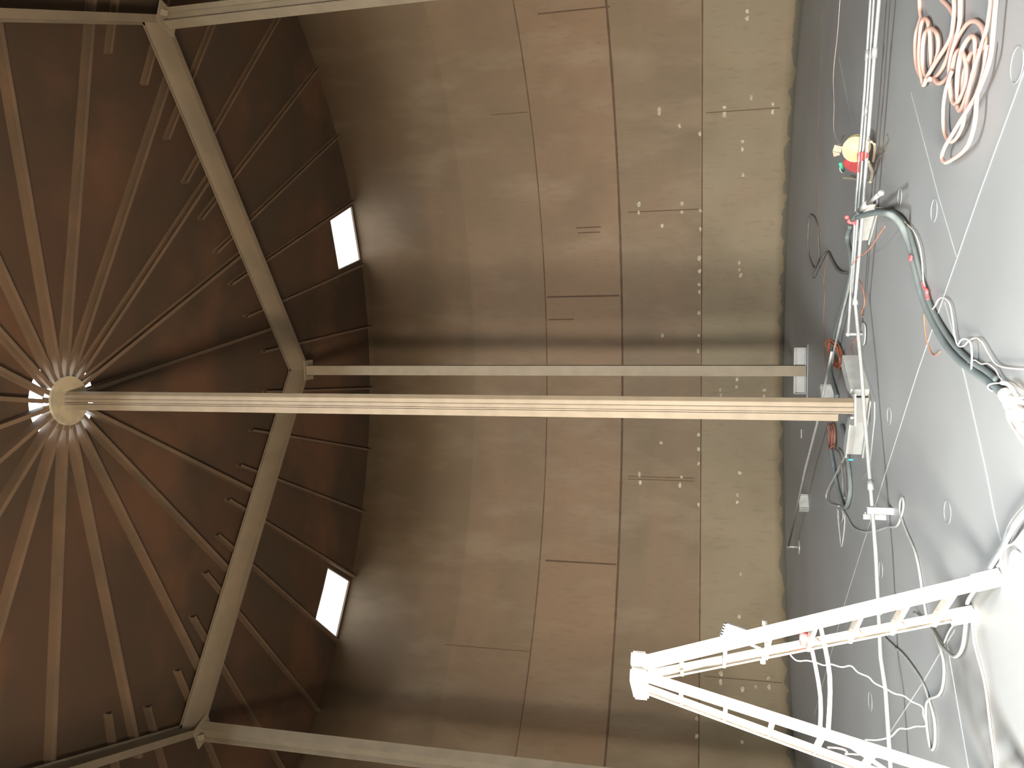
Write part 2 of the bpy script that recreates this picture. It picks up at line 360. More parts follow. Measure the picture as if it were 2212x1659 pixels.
cl = ['slim rear steel post standing just behind the central column', 'steel roof post at the top picture edge left of the hose coils', 'near steel roof post at the top left picture corner', 'near steel roof post outside the left of view', 'steel roof post running along the bottom picture edge']
for k in range(5):
    p = polar(colaz[k], R2, 0); rd = (polar(colaz[k], 1) - polar(colaz[k], 0)); tg = Vector((rd.y, -rd.x, 0))
    t = thing('steel_post', cl[k], 'post', p, 'posts of the outer ring')
    bm = BM(); extr(bm, ibeam(.24, .185, .016), p + Vector((0, 0, .03)), p + Vector((0, 0, ZG - .03)), rd)
    link('shaft', bm, M['post'], t)
    bm = BM(); extr(bm, channel(.13, .035, .008), p + rd * -.0 + tg * .03 + Vector((0, 0, .3)), p + tg * .03 + Vector((0, 0, ZG - .1)), rd)
    extr(bm, channel(.13, .035, .008), p - tg * .03 + Vector((0, 0, ZG - .1)), p - tg * .03 + Vector((0, 0, .3)), rd)
    link('stiffener', bm, M['post'], t)
    bm = BM(); rot = Matrix((rd, tg, Vector((0, 0, 1)))).transposed()
    box(bm, p + Vector((0, 0, ZG - .012)), (.36, .40, .022), rot)
    for s in (-1, 1): extr(bm, rect(.01, .10), p + tg * s * .10 - Vector((0, 0, 0)) + Vector((0, 0, ZG - .10)), p + tg * s * .15 + Vector((0, 0, ZG - .02)), tg)
    link('cap_plate', bm, M['post'], t)
    bm = BM()
    q = p + rd * .02
    extr(bm, ibeam(.2, .16, .014), q - tg * .40 + Vector((0, 0, .115)), q + tg * .40 + Vector((0, 0, .115)), (0, 0, 1))
    for s in (-1, 1): box(bm, q + tg * s * .405 + Vector((0, 0, .108)), (.20, .012, .206), rot)
    link('base_beam', bm, M['base'], t)
    bm = BM(); box(bm, q + Vector((0, 0, .0075)), (.5, .95, .014), rot); link('base_plate', bm, M['floor'], t)
cp = Vector((CX, CY, 0))
t = thing('central_column', 'tall cream built-up steel column in the middle of the tank', 'column', cp)
ch = cp + Vector((0, 0, .205)); ct = cp + Vector((0, 0, 10.13))
bm = BM()   # main I-section flanked by a plate
x0 = -.125
def shaft_piece(prof, z0=.205, z1=10.13, m='steel', name='shaft'):
    bm = BM(); extr(bm, prof, cp + Vector((0, 0, z0)), cp + Vector((0, 0, z1)), (1, 0, 0)); return link(name, bm, M[m], t)
# profile x = world x, profile y = world y (front is -y)
shaft_piece([(.125, -.055), (.085, -.095), (.080, -.100), (.072, -.093), (.030, -.086), (.024, -.10), (-.020, -.10), (-.020, .10), (.125, .10)])
shaft_piece([(-.026, -.105), (-.030, .08), (-.042, .08), (-.042, -.105)])
shaft_piece([(-.048, -.10), (-.122, -.085), (-.122, .08), (-.048, .08)], z0=.36, name='side_channel')
shaft_piece([(.020, -.106), (.014, -.106), (.014, -.10), (.020, -.10)], name='edge_strip')
bm = BM(); cyl(bm, cp + Vector((0, 0, 10.13)), cp + Vector((0, 0, 10.165)), .335, 48); pl = link('top_plate', bm, M['plate'], t)
bm = BM()
for k in range(20):
    a = PH + 9 + 18 * k
    for s in (-1, 1): cyl(bm, polar(a, .30, 10.166) + Vector((s * .0, 0, 0)), polar(a, .30, 10.19), .012, 8)
    extr(bm, rect(.012, .05), polar(a, .30, 10.185), polar(a, .40, 10.20))
link('bolt', bm, M['girder'], t)
F1, F2 = at(1885, 868, 0), at(1868, 990, 0)
bm = BM(); d = (F2 - F1).normalized(); s = Vector((-d.y, d.x, 0)); s = s if s.y > 0 else -s
off = s * .075
extr(bm, ibeam(.19, .15, .014), F1 + off + Vector((0, 0, .11)), F2 + off + Vector((0, 0, .11)), (0, 0, 1)); link('base_beam', bm, M['base'], t)
G1, G2 = Vector((.29, 10.02, 0)), Vector((-.10, 9.46, 0))
bm = BM(); extr(bm, rect(.19, .15), G1 + Vector((0, 0, .11)), G2 + Vector((0, 0, .11)), (0, 0, 1)); link('base_beam', bm, M['base'], t)
bm = BM(); box(bm, cp + Vector((.0, .02, .195)), (.34, .30, .018)); cyl(bm, cp + Vector((-.085, -.07, .205)), cp + Vector((-.085, -.07, .235)), .014, 10); link('seat_plate', bm, M['base'], t)
bm = BM(); pg = ground([(1862, 772), (1891, 868), (1891, 905), (1880, 1012), (1862, 1040), (1846, 1000), (1840, 800)], 0)
f = bm.faces.new([bm.verts.new(Vector((p.x, p.y, .002))) for p in pg]); r = bmesh.ops.extrude_face_region(bm, geom=[f])
for v in r['geom']:
    if isinstance(v, bmesh.types.BMVert): v.co.z += .012
link('base_plate', bm, M['floor'], t)
# rafters
def rafter(name, az, r0, r1, label, group, d0, w=.055, m='rafter'):
    z0, z1 = roofz(r0) - .006, roofz(r1) - .006; rd = polar(az, 1) - polar(az, 0)
    bm = BM(); dep = d0
    extr(bm, channel(dep, w, .008), polar(az, r0, z0 - dep / 2), polar(az, r1, z1 - dep / 2), (0, 0, 1))
    return tag(link(name, bm, M[m]), label, 'rafter', group)
for k in range(20):
    az = PH + 9 + 18 * k
    nm = 'rusty inner roof rafter, %s counted anticlockwise from the central column top' % ordinal(k + 1) if k != 19 else 'rusty inner roof rafter hidden almost fully behind the central column top'
    rafter('roof_rafter', az, .26, girder_r(az) + .32, nm, 'inner rafters radiating from the centre plate', .15)
for k in range(40):
    az = PH + 4.5 + 9 * k; a2 = (az + 180) % 360 - 180
    if not -85 < a2 < 85: continue
    side = 'above' if a2 > 3 else 'below'
    idx = int(round((a2 - 9.6) / 9)) + 1 if a2 > 3 else int(round((.6 - a2) / 9)) + 1
    rafter('eave_rafter', az, girder_r(az) - .50, RAD - .03, 'thin dark outer roof rafter reaching the wall, %s %s the rear post' % (ordinal(idx), side),
           'outer rafters between ring girder and wall', .12, .045)
# ------------------------------------------------------------------ pipes on the floor
ZP = .178
def pipe_thing(label, px, z=ZP, r=.016, coup=(), zs=None, m='pipe'):
    P = [at(x, y, z) for x, y in px]
    t = thing('pipe', label, 'pipe', Vector((P[0].x, P[0].y, 0)))
    bm = BM(); tube(bm, P, r, 12, 1); link('pipe_run', bm, M[m], t, True)
    if coup:
        for x, y in coup:
            c = at(x, y, z); k = min(range(len(P) - 1), key=lambda i: (P[i] - c).length + (P[i + 1] - c).length); d = (P[k + 1] - P[k]).normalized()
            bm = BM(); cyl(bm, c - d * .05, c + d * .05, r * 1.55, 14); link('coupling', bm, M[m], t, True)
    return t, P
tA, PA = pipe_thing('left one of the silver pipe run, turning down to a round floor flange', [(1884, -60), (1881, 0), (1868, 200), (1851, 420), (1838, 634), (1832, 722)], coup=[(1874, 120)])
e = PA[-1]; bm = BM(); cyl(bm, e + Vector((0, 0, .02)), Vector((e.x, e.y, .012)), .017, 14); link('drop_leg', bm, M['pipe'], tA, True)
bm = BM(); bmesh.ops.create_uvsphere(bm, u_segments=12, v_segments=8, radius=.027, matrix=Matrix.Translation(e)); link('elbow', bm, M['pipe'], tA, True)
bm = BM(); cyl(bm, (e.x, e.y, .014), (e.x, e.y, .026), .13, 28); link('floor_flange', bm, M['base'], tA)
pipe_thing('middle one of the three parallel silver pipes', [(1891, -60), (1888, 0), (1875, 200), (1857, 420), (1846, 560), (1841, 640)], r=.014, coup=[(1872, 240)])
tC, PC = pipe_thing('long silver pipe running nearest the viewer past the column foot and under the ladder', [(1902, -60), (1899, 0), (1889, 114), (1875, 300), (1862, 480), (1847, 650), (1852, 705), (1861, 802), (1868, 903), (1880, 1048), (1886, 1120), (1892, 1200), (1902, 1420), (1913, 1493), (1924, 1665), (1928, 1720)],
                    coup=[(1889, 114), (1847, 650), (1880, 1048)], r=.018)
tF, PF = pipe_thing('thin grey far pipe that ends in a short leg near the back wall', [(1797, 760), (1788, 802), (1777, 857), (1765, 915), (1740, 1010), (1703, 1181)], z=.19, r=.017, m='cable')
e = PF[-1]; bm = BM(); cyl(bm, e + Vector((0, 0, .02)), Vector((e.x, e.y, .005)), .018, 14); link('drop_leg', bm, M['pipe'], tF, True)
bm = BM(); bmesh.ops.create_uvsphere(bm, u_segments=12, v_segments=8, radius=.027, matrix=Matrix.Translation(e)); link('elbow', bm, M['pipe'], tF, True)
bm = BM(); cyl(bm, (e.x, e.y, .0), (e.x, e.y, .012), .14, 28); link('floor_flange', bm, M['pipe'], tF)
# pipe supports
def block(label, a, b, h=.155, depth=.13):
    A, B = at(*a), at(*b); d = (B - A).normalized(); s = Vector((-d.y, d.x, 0)); s = s if s.y > 0 else -s
    t = thing('steel_block', label, 'beam offcut', (A + B) / 2)
    bm = BM(); extr(bm, channel(h, depth, .012) if False else rect(h, .02), A + s * .03 + Vector((0, 0, h / 2)), B + s * .03 + Vector((0, 0, h / 2)), (0, 0, 1)); link('web', bm, M['base'], t)
    rot = Matrix((d, s, Vector((0, 0, 1)))).transposed()
    for p in (A, B):
        bm = BM(); box(bm, p + s * .04 + Vector((0, 0, h / 2 + .003)), (.012, depth, h), rot); link('flange', bm, M['base'], t)
    return t
block('small pale steel channel offcut propping the thin far pipe near the back wall', (1746, 1070, 0), (1748, 1100, 0))
block('grey steel offcut under the far pipe, tucked behind the central column', (1800, 833, 0), (1802, 868, 0), .17)
t = thing('pipe_stand', 'bright white angle stand propping the long silver pipe in front of the back floor', 'pipe stand', at(1928, 1106, 0))
b0 = at(1930, 1105, 0)
bm = BM(); box(bm, b0 + Vector((0, 0, .115)), (.062, .008, .23)); box(bm, b0 + Vector((.027, .03, .115)), (.008, .06, .23)); link('front_angle', bm, M['white'], t)
b1 = at(1914, 1116, 0)
bm = BM(); box(bm, b1 + Vector((-.01, 0, .105)), (.05, .008, .21)); box(bm, b1 + Vector((.0, .03, .21 - .02)), (.07, .06, .008)); link('rear_angle', bm, M['base'], t)
# I-beam offcut by the hose clamp
A, B = at(1878, 529, 0), at(1899, 453, 0); d = (B - A).normalized(); s = Vector((-d.y, d.x, 0)); s = s if s.y > 0 else -s
t = thing('beam_offcut', 'pale I-beam offcut lying behind the silver pipes under the red hose clamp', 'beam offcut', (A + B) / 2)
bm = BM(); extr(bm, ibeam(.15, .14, .012), A + s * .07 + Vector((0, 0, .076)), B + s * .07 + Vector((0, 0, .076)), (0, 0, 1)); link('beam_body', bm, M['base'], t)
# ------------------------------------------------------------------ hoses and cables
def cord(name, label, cat, pts, r, z=None, m='cable', group=None, k=6, n=8):
    z = r if z is None else z
    P = ground(pts, z) if not isinstance(pts[0], Vector) else pts
    bm = BM(); tube(bm, P, r, n, k)
    return tag(link(name, bm, M[m], smooth=True), label, cat, group)
cord('air_hose', 'pink rubber hose making the outermost loop of the left coil', 'hose', CP([(225, -120), (230, 0), (240, 200), (255, 330), (220, 450), (165, 650), (148, 900), (165, 1200), (230, 1400), (330, 1510), (480, 1500), (620, 1370), (740, 1150), (820, 900), (880, 740), (905, 600), (900, 400), (860, 250), (770, 110), (640, -20), (560, -120)]), .0165, .014, 'pink')
cord('air_hose', 'pink rubber hose making the inner loops of the left coil', 'hose', CP([(885, -120), (888, 0), (892, 200), (870, 450), (835, 680), (720, 900), (600, 1080), (480, 1270), (380, 1450), (312, 1610), (280, 1520), (240, 1300), (222, 1000), (240, 700), (270, 450), (330, 350), (390, 420), (425, 620), (440, 900), (455, 1180), (480, 1260), (540, 1150), (590, 930), (575, 690), (500, 560), (420, 545), (340, 620), (300, 800), (285, 1100), (300, 1300), (345, 1430), (440, 1500)]), .0165, .034, 'pink')
cord('air_hose', 'pink rubber hose with a small bottom loop in the middle of the right coil', 'hose', CP([(1008, -120), (1005, 0), (1000, 300), (975, 550), (915, 780), (850, 1000), (805, 1250), (798, 1500), (820, 1750), (850, 1900), (900, 1965), (960, 1930), (1060, 1750), (1120, 1550), (1125, 1300), (1090, 1100), (1030, 970), (970, 955), (910, 1060), (870, 1220), (820, 1400), (740, 1500), (650, 1570), (580, 1575), (510, 1510)]), .0165, .034, 'pink')
cord('air_hose', 'pale pink rubber hose arching high across the right coil', 'hose', CP([(870, 1000), (950, 740), (1060, 560), (1150, 440), (1270, 395), (1370, 450), (1440, 570), (1470, 760), (1430, 900), (1300, 980), (1220, 1010), (1150, 1150), (1080, 1400), (1060, 1650), (1060, 1850)]), .0165, .020, 'pink')
cord('air_hose', 'pink rubber hose with a narrow arch inside the right coil', 'hose', CP([(960, 1900), (945, 1650), (960, 1350), (1010, 1050), (1060, 880), (1140, 750), (1230, 680), (1285, 760), (1295, 950), (1295, 1150), (1250, 1400), (1180, 1650), (1100, 1900), (1010, 2100), (950, 2020)]), .0165, .040, 'pink')
cord('air_hose', 'pink rubber hose forming the middle hanging loop of the right coil', 'hose', CP([(1592, -120), (1580, 50), (1555, 250), (1515, 500), (1440, 750), (1350, 1050), (1250, 1350), (1200, 1550), (1165, 1750), (1120, 2000), (1085, 2200), (1050, 2380), (990, 2520), (920, 2630), (840, 2690), (760, 2640), (700, 2500), (680, 2300), (685, 2000), (720, 1750), (770, 1560), (850, 1350)]), .013, .052, 'pink')
cord('air_hose', 'brightest pink rubber hose forming the long lowest loop of the right coil', 'hose', CP([(1690, -120), (1680, 50), (1655, 300), (1620, 700), (1580, 1050), (1500, 1350), (1400, 1600), (1320, 1780), (1180, 2020), (1000, 2300), (850, 2550), (730, 2750), (670, 2900), (660, 3010), (720, 3080), (820, 3040), (1000, 2920), (1150, 2750), (1240, 2500), (1290, 2250), (1310, 1950), (1330, 1750), (1400, 1550), (1450, 1350), (1490, 1050), (1515, 850)]), .014, .070, 'pink')
# big grey-green hose
HB = C2([(800, 350), (860, 330), (960, 312), (1060, 322), (1130, 370), (1190, 460), (1240, 600), (1290, 800), (1340, 1000), (1400, 1160), (1480, 1320), (1560, 1450), (1680, 1580), (1800, 1670), (1900, 1740), (2000, 1820), (2090, 1880)])
HB = [at(x, y, z) for (x, y), z in zip(HB, [.235, .235, .23, .2, .13, .06] + [.03] * 20)]
cord('hose', 'thick grey-green hose arching across the floor to the right edge', 'hose', HB, .028, .03, 'greyhose', n=12)
HB2 = C2([(960, 290), (1060, 290), (1150, 340), (1220, 430), (1275, 600), (1325, 800), (1375, 985), (1440, 1150), (1530, 1310), (1630, 1450), (1760, 1575), (1880, 1650), (1980, 1730)])
cord('hose', 'slimmer grey hose lying along the inside of the thick grey-green hose', 'hose', HB2, .020, .024, 'greyhose', n=10)
t = thing('taped_hose_end', 'thick hose end wrapped in crumpled pale tape at the right picture edge', 'hose end', at(2180, 860, 0))
bm = BM(); tube(bm, ground(C3([(2050, 590), (2085, 640), (2120, 700), (2160, 780), (2210, 880), (2290, 990)]), .045), .05, 12, 8, radii=lambda u: .040 + .003 * math.sin(u * 23) + .014 * u); link('tape_wrap', bm, M['wrap'], t, True)
bm = BM(); tube(bm, ground(C3([(2000, 600), (2018, 618), (2036, 640)]), .03), .012, 8, 3); link('tape_flap', bm, M['white'], t, True)
cord('wire', 'pale wire following the thick hose then wriggling to the right edge', 'wire', C2([(890, 265), (1020, 275), (1120, 310), (1200, 390), (1280, 480), (1330, 620), (1350, 800), (1357, 900), (1382, 975), (1402, 1070), (1428, 1130), (1452, 1110), (1485, 1052), (1530, 1035), (1580, 1090), (1607, 1230), (1622, 1350), (1650, 1440), (1700, 1445), (1740, 1405), (1800, 1378), (1850, 1405), (1905, 1500), (1965, 1590), (2050, 1628), (2260, 1645)]), .0055, .03, 'wire')
cord('wire', 'short white wire hooping over the thick hose', 'wire', C2([(1650, 1440), (1672, 1400), (1705, 1385), (1745, 1400), (1765, 1460), (1768, 1560), (1764, 1650)]), .006, .05, 'white')
cord('wire', 'thin pale wire wandering beside the thick hose to the taped end', 'wire', C2([(1722, 1635), (1735, 1590), (1790, 1565), (1850, 1598), (1905, 1595), (1965, 1640), (2005, 1710), (2055, 1748), (2120, 1755), (2180, 1800), (2260, 1880)]), .005, .03, 'wire')
cord('cable', 'thick white cable with a thin curled tail over the grey hose', 'cable', C3([(2025, 498), (2070, 505), (2110, 540), (2140, 590), (2180, 640), (2240, 690), (2300, 740)]), .014, .07, 'white')
cord('wire', 'curled white thin wire at the taped hose end', 'wire', C3([(1942, 570), (1908, 545), (1912, 518), (1955, 505), (2030, 500)]), .005, .065, 'white')
cord('wire', 'white wire looping round the taped hose end', 'wire', C3([(2260, 620), (2150, 628), (2095, 655), (2068, 710), (2072, 790), (2105, 860), (2160, 930), (2240, 1030)]), .0075, .10, 'wire')
cord('wire', 'thin orange wire curling out beside the middle of the thick hose', 'wire', C2([(1362, 1170), (1365, 1270), (1385, 1400), (1415, 1490), (1450, 1528), (1500, 1492)]), .004, .006, 'orange')
def wraps(label, px, z, s, m='red'):
    c = at(*px, z); bm = BM(); bmesh.ops.create_icosphere(bm, subdivisions=2, radius=1, matrix=Matrix.Translation(c) @ Matrix.Diagonal((*s, 1)))
    for v in bm.verts: v.co += Vector([random.uniform(-.15, .15) * k for k in s])
    return tag(link('tape', bm, M[m]), label, 'tape')
cord('tape', 'strip of red tape wound on the pale wire', 'tape', C2([(1352, 905), (1362, 940), (1384, 975), (1388, 1010), (1398, 1055)]), .013, .03, 'red')
wraps('pink and white tag stuck to the bend of the thick hose', (1967, 558), .05, (.03, .05, .012), 'red')
# clamp and nozzle
t = thing('hose_clamp', 'red quick-release hose clamp beside the silver pipes', 'clamp', at(1845, 478, 0))
c = at(1842, 478, .20)
for dx, dy, dz, sx, sy, sz in ((0, 0, 0, .035, .05, .06), (-.03, 0, -.04, .035, .05, .035), (.045, 0, .06, .022, .03, .025), (-.06, 0, -.075, .022, .03, .03)):
    bm = BM(); bmesh.ops.create_icosphere(bm, subdivisions=2, radius=1, matrix=Matrix.Translation(c + Vector((dx, dy, dz))) @ Matrix.Diagonal((sx, sy, sz, 1))); link('jaw', bm, M['red'], t, True)
bm = BM(); cyl(bm, (c.x, c.y, .0), c - Vector((0, 0, .02)), .012, 10); link('clamp_stem', bm, M['darkhose'], t)
t = thing('nozzle', 'silver hose nozzle sticking up across the silver pipes', 'nozzle', at(1880, 450, 0))
n0, n1, n2 = at(1858, 455, .26), at(1874, 440, .27), at(1902, 418, .26)
bm = BM(); cyl(bm, n0, n1, .030, 16); link('nozzle_collar', bm, M['pipe'], t, True)
bm = BM(); cyl(bm, n1, n2, .018, 14, .022); cyl(bm, n2, n2 + (n2 - n1).normalized() * .03, .026, 14); link('nozzle_tube', bm, M['pipe'], t, True)
bm = BM(); tube(bm, [at(1842, 474, .22), at(1850, 464, .24), n0], .03, 10, 4); link('hose_tail', bm, M['greyhose'], t, True)
cord('hose', 'grey hose leaving the red clamp and running down beside the silver pipes', 'hose', C2([(735, 430), (712, 500), (712, 570), (735, 680), (745, 800), (715, 950), (670, 1120), (630, 1260), (605, 1380), (575, 1500), (560, 1620), (575, 1720), (600, 1800), (625, 1880)]), .030, .032, 'greyhose', n=10)
cord('cable', 'pale grey pipe-like cable slanting between the hose and the silver pipes', 'cable', C2([(745, 830), (715, 980), (665, 1180), (625, 1360), (595, 1500), (585, 1600)]), .015, .08, 'cable')
cord('hose', 'dark hose making a V beside the far floor', 'hose', C2([(425, 860), (470, 760), (535, 650), (580, 720), (630, 800), (690, 825), (745, 800)]), .022, .025, 'darkhose')
cord('hose', 'long dark narrow hose loop on the shadowed far floor', 'hose', C2([(430, 350), (395, 330), (380, 420), (375, 560), (385, 680), (430, 780), (470, 700), (465, 560), (455, 420), (430, 345)]), .012, .014, 'darkhose')
cord('cord', 'thin rusty cord running along the far floor beside the wall', 'cord', C1([(515, -40), (482, 200), (492, 420), (475, 700), (462, 1000), (455, 1300), (468, 1700), (460, 1830), (480, 2100), (500, 2400)]), .0025, .004, 'rustcord')
cord('cord', 'thin tan cord wriggling towards the yellow reel', 'cord', C1([(650, -40), (625, 300), (602, 500), (590, 680), (598, 880), (592, 1050), (605, 1150), (640, 1230)]), .003, .004, 'wire')
cord('cord', 'thin red-brown cord running down between dark hose and silver pipes', 'cord', C2([(540, 660), (510, 900), (518, 1000), (508, 1200), (512, 1400), (520, 1653)]), .0045, .006, 'rustcord')
cord('cord', 'thin orange cord crossing over the silver pipes below the beam offcut', 'cord', C2([(1030, 430), (980, 500), (930, 580), (870, 650), (800, 695), (745, 760)]), .0045, .2, 'orange')
cord('cord', 'thin orange cord bowing out beside the silver pipe elbow', 'cord', C2([(800, 870), (838, 940), (855, 1040), (848, 1120), (830, 1160), (850, 1200)]), .0045, .006, 'orange')
cord('cord', 'short upright orange cord below the pipe flange', 'cord', C3([(790, 120), (745, 190), (752, 260), (755, 355)]), .005, .006, 'orange')
def coil(name, label, c0, c1, w, n, r, m):
    A, B = at(c0[0], c0[1], r), at(c1[0], c1[1], r); ax = (B - A); mid = (A + B) / 2; u = ax.normalized(); v = Vector((-u.y, u.x, 0)); P = []
    for i in range(n * 10):
        a = 2 * math.pi * i / 10; f = .78 + .22 * math.sin(i * .7); g = .8 + .2 * math.cos(i * .37)
        P.append(mid + u * math.cos(a) * ax.length / 2 * g + v * math.sin(a) * w / 2 * f + Vector((0, 0, .02 + .05 * (i % 17) / 17)))
    return cord(name, label, 'cord', P, r, m=m, k=3, n=6)
coil('extension_cord', 'bundled orange extension cord on the floor behind the silver pipe', (1793, 738, 0), (1829, 790, 0), .32, 6, .008, 'orange')
coil('extension_cord', 'brown bundled cord just below the central column foot', (1800, 915, 0), (1806, 968, 0), .38, 6, .009, 'brown')
cord('hose', 'dark grey hose folded in a tight U below the column foot', 'hose', C3([(560, 860), (555, 980), (590, 1180), (625, 1380), (660, 1500), (692, 1560), (722, 1500), (735, 1380), (722, 1220), (705, 1080), (690, 960), (665, 860)]), .026, .028, 'greyhose', n=10)
cord('hose', 'thin dark hose inside the folded grey hose', 'hose', C3([(600, 1060), (640, 1100), (665, 1250), (675, 1420), (690, 1480)]), .014, .06, 'darkhose')
cord('cable', 'grey cable looping out to the left of the folded hose', 'cable', C4([(700, -70), (660, 0), (600, 120), (550, 210), (530, 290), (560, 345), (640, 368)]), .011, .05, 'cable')
cord('cable', 'grey cable hanging in a narrow point below the folded hose', 'cable', C4([(625, 380), (632, 470), (645, 600), (660, 712), (680, 600), (688, 470), (680, 400)]), .009, .010, 'cable')
cord('cable', 'grey cable ringed in a small loop below the folded hose', 'cable', C4([(632, 400), (640, 460), (660, 500), (675, 450), (668, 400)]), .008, .03, 'cable')
G3 = C4([(680, 405), (715, 470), (765, 550), (850, 585), (960, 575), (1050, 545), (1125, 540), (1160, 480), (1188, 370), (1178, 292), (1158, 350), (1168, 460), (1220, 600), (1280, 740), (1318, 900), (1345, 1080), (1370, 1230), (1400, 1380)]) + \
     C5([(1440, 510), (1500, 640), (1530, 780), (1525, 930), (1490, 1030), (1405, 1068), (1378, 1140), (1385, 1300), (1408, 1450), (1432, 1498), (1455, 1430), (1450, 1250), (1410, 1090), (1340, 905), (1200, 705), (1100, 612), (1015, 525), (975, 430), (985, 370), (1000, 340)])
cord('cable', 'long grey cable curling round the floor under the ladder', 'cable', G3, .011, .013, 'cable')
cord('cable', 'grey cable dipping in a U beneath the ladder foot', 'cable', C5([(1280, 330), (1400, 440), (1500, 600), (1590, 690), (1640, 700), (1690, 620), (1715, 430), (1730, 250), (1785, 150), (1850, 60), (1880, -10), (1950, -120), (2030, -240), (2110, -440), (2260, -620)]), .013, .03, 'cable')
cord('cable', 'grey cable branching up from the ladder foot to the seam', 'cable', C5([(1530, 600), (1570, 500), (1620, 420), (1740, 200), (1800, 120)]), .008, .010, 'cable')
cord('cable', 'pale cable running from the ladder foot to the bottom right corner', 'cable', C5([(1768, 395), (1790, 600), (1850, 820), (1888, 1000), (1925, 1300), (1965, 1600), (1972, 1750)]), .007, .009, 'wire')
cord('cable', 'pale grey cable slanting to the right edge above the ladder foot', 'cable', C4([(1900, 930), (1965, 830), (2040, 710), (2130, 540), (2260, 380)]), .012, .05, 'cable')
cord('cable', 'white cable curving behind the pale round lid', 'cable', C4([(1960, 900), (2010, 850), (2020, 780), (2060, 715), (2130, 680), (2180, 620), (2260, 520)]), .008, .010, 'white')
t = thing('lid', 'pale round plastic lid lying on the floor by the ladder foot', 'lid', at(2200, 1232, 0))
c = at(2201, 1232, 0); bm = BM(); cyl(bm, (c.x, c.y, .001), (c.x, c.y, .012), .112, 40); link('disc', bm, M['white'], t)
bm = BM(); torus(bm, (c.x, c.y, .012), .110, .006, n=40); link('rim', bm, M['white'], t, True)
wraps('small spot of blue light in cyan paint beside the central column base', (1839, 993), .03, (.012, .012, .035), 'cyan')  # blue light painted as a small cyan blob
# ------------------------------------------------------------------ yellow reel with red cloth
g = at(1886, 345, 0)
t = thing('cord_reel', 'yellow round reel on a beige stand beside the silver pipes', 'reel', g)
c = at(1850, 320, .19); nr = (EYE - c).normalized(); nr = (nr + Vector((-.3, 0, .2))).normalized()
bm = BM(); cyl(bm, c - nr * .05, c - nr * .035, .135, 32); cyl(bm, c + nr * .035, c + nr * .05, .135, 32); link('drum_disc', bm, M['yellow'], t, True)
bm = BM(); cyl(bm, c - nr * .035, c + nr * .035, .10, 24); link('drum_core', bm, M['brown'], t, True)
bm = BM(); torus(bm, c + nr * .05, .128, .009, nr); link('drum_rim', bm, M['yellow'], t, True)
bm = BM(); tube(bm, [at(1876, 303, .20), at(1889, 312, .16), at(1889, 328, .10), at(1886, 348, .03)], .013, 8, 2); link('stand_tube', bm, M['beige'], t)
bm = BM(); tube(bm, [at(1875, 350, .14), at(1884, 370, .05), at(1880, 390, .012)], .02, 4, 2); link('stand_foot', bm, M['beige'], t)
bm = BM(); tube(bm, [at(1822, 384, .10), at(1845, 386, .06), at(1868, 392, .02), at(1880, 393, .012)], .014, 6, 2); link('stand_bar', bm, M['beige'], t)
bm = BM(); tube(bm, [at(1823, 292, .26), at(1816, 305, .24), at(1816, 318, .23)], .006, 6, 3); link('crank_wire', bm, M['darkhose'], t)
bm = BM(); torus(bm, at(1828, 362, .12), .07, .008, (EYE - g).normalized(), n=16, a0=90, a1=280); link('hose_curl', bm, M['cable'], t, True)
bm = BM(); box(bm, at(1809, 322, .27), (.07, .03, .09), Matrix.Rotation(.3, 3, 'Y')); link('lamp_bracket', bm, M['beige'], t); bm = BM(); box(bm, at(1806, 331, .24), (.07, .03, .07), Matrix.Rotation(-.2, 3, 'Y')); link('lamp_bracket', bm, M['beige'], t)
bm = BM(); cyl(bm, at(1815, 353, .20), at(1821, 368, .14), .020, 12); link('grip', bm, M['green'], t, True)
bm = BM()   # draped cloth as a lumpy sheet hugging the reel
px = [(1823, 341), (1835, 338), (1850, 332), (1860, 322), (1880, 324), (1879, 338), (1864, 344), (1858, 352), (1860, 366), (1853, 374), (1842, 367), (1828, 362), (1820, 352)]
ctr = at(1846, 350, .15) + nr * .07; rim = [at(x, y, .17) + nr * .055 for x, y in px]
v0 = bm.verts.new(ctr); ring = [bm.verts.new(p + nr * random.uniform(-.01, .02)) for p in rim]; mid = [bm.verts.new((p * .5 + ctr * .5) + nr * random.uniform(.0, .03)) for p in rim]
for i in range(len(px)):
    j = (i + 1) % len(px); bm.faces.new((ring[i], ring[j], mid[j], mid[i])); bm.faces.new((mid[i], mid[j], v0))
cl_ = tag(link('cloth', bm, M['red'], smooth=True), 'red cloth rag draped over the yellow reel', 'rag')
md = cl_.modifiers.new('s', 'SOLIDIFY'); md.thickness = .008; md = cl_.modifiers.new('b', 'SUBSURF'); md.levels = 1; md.render_levels = 2
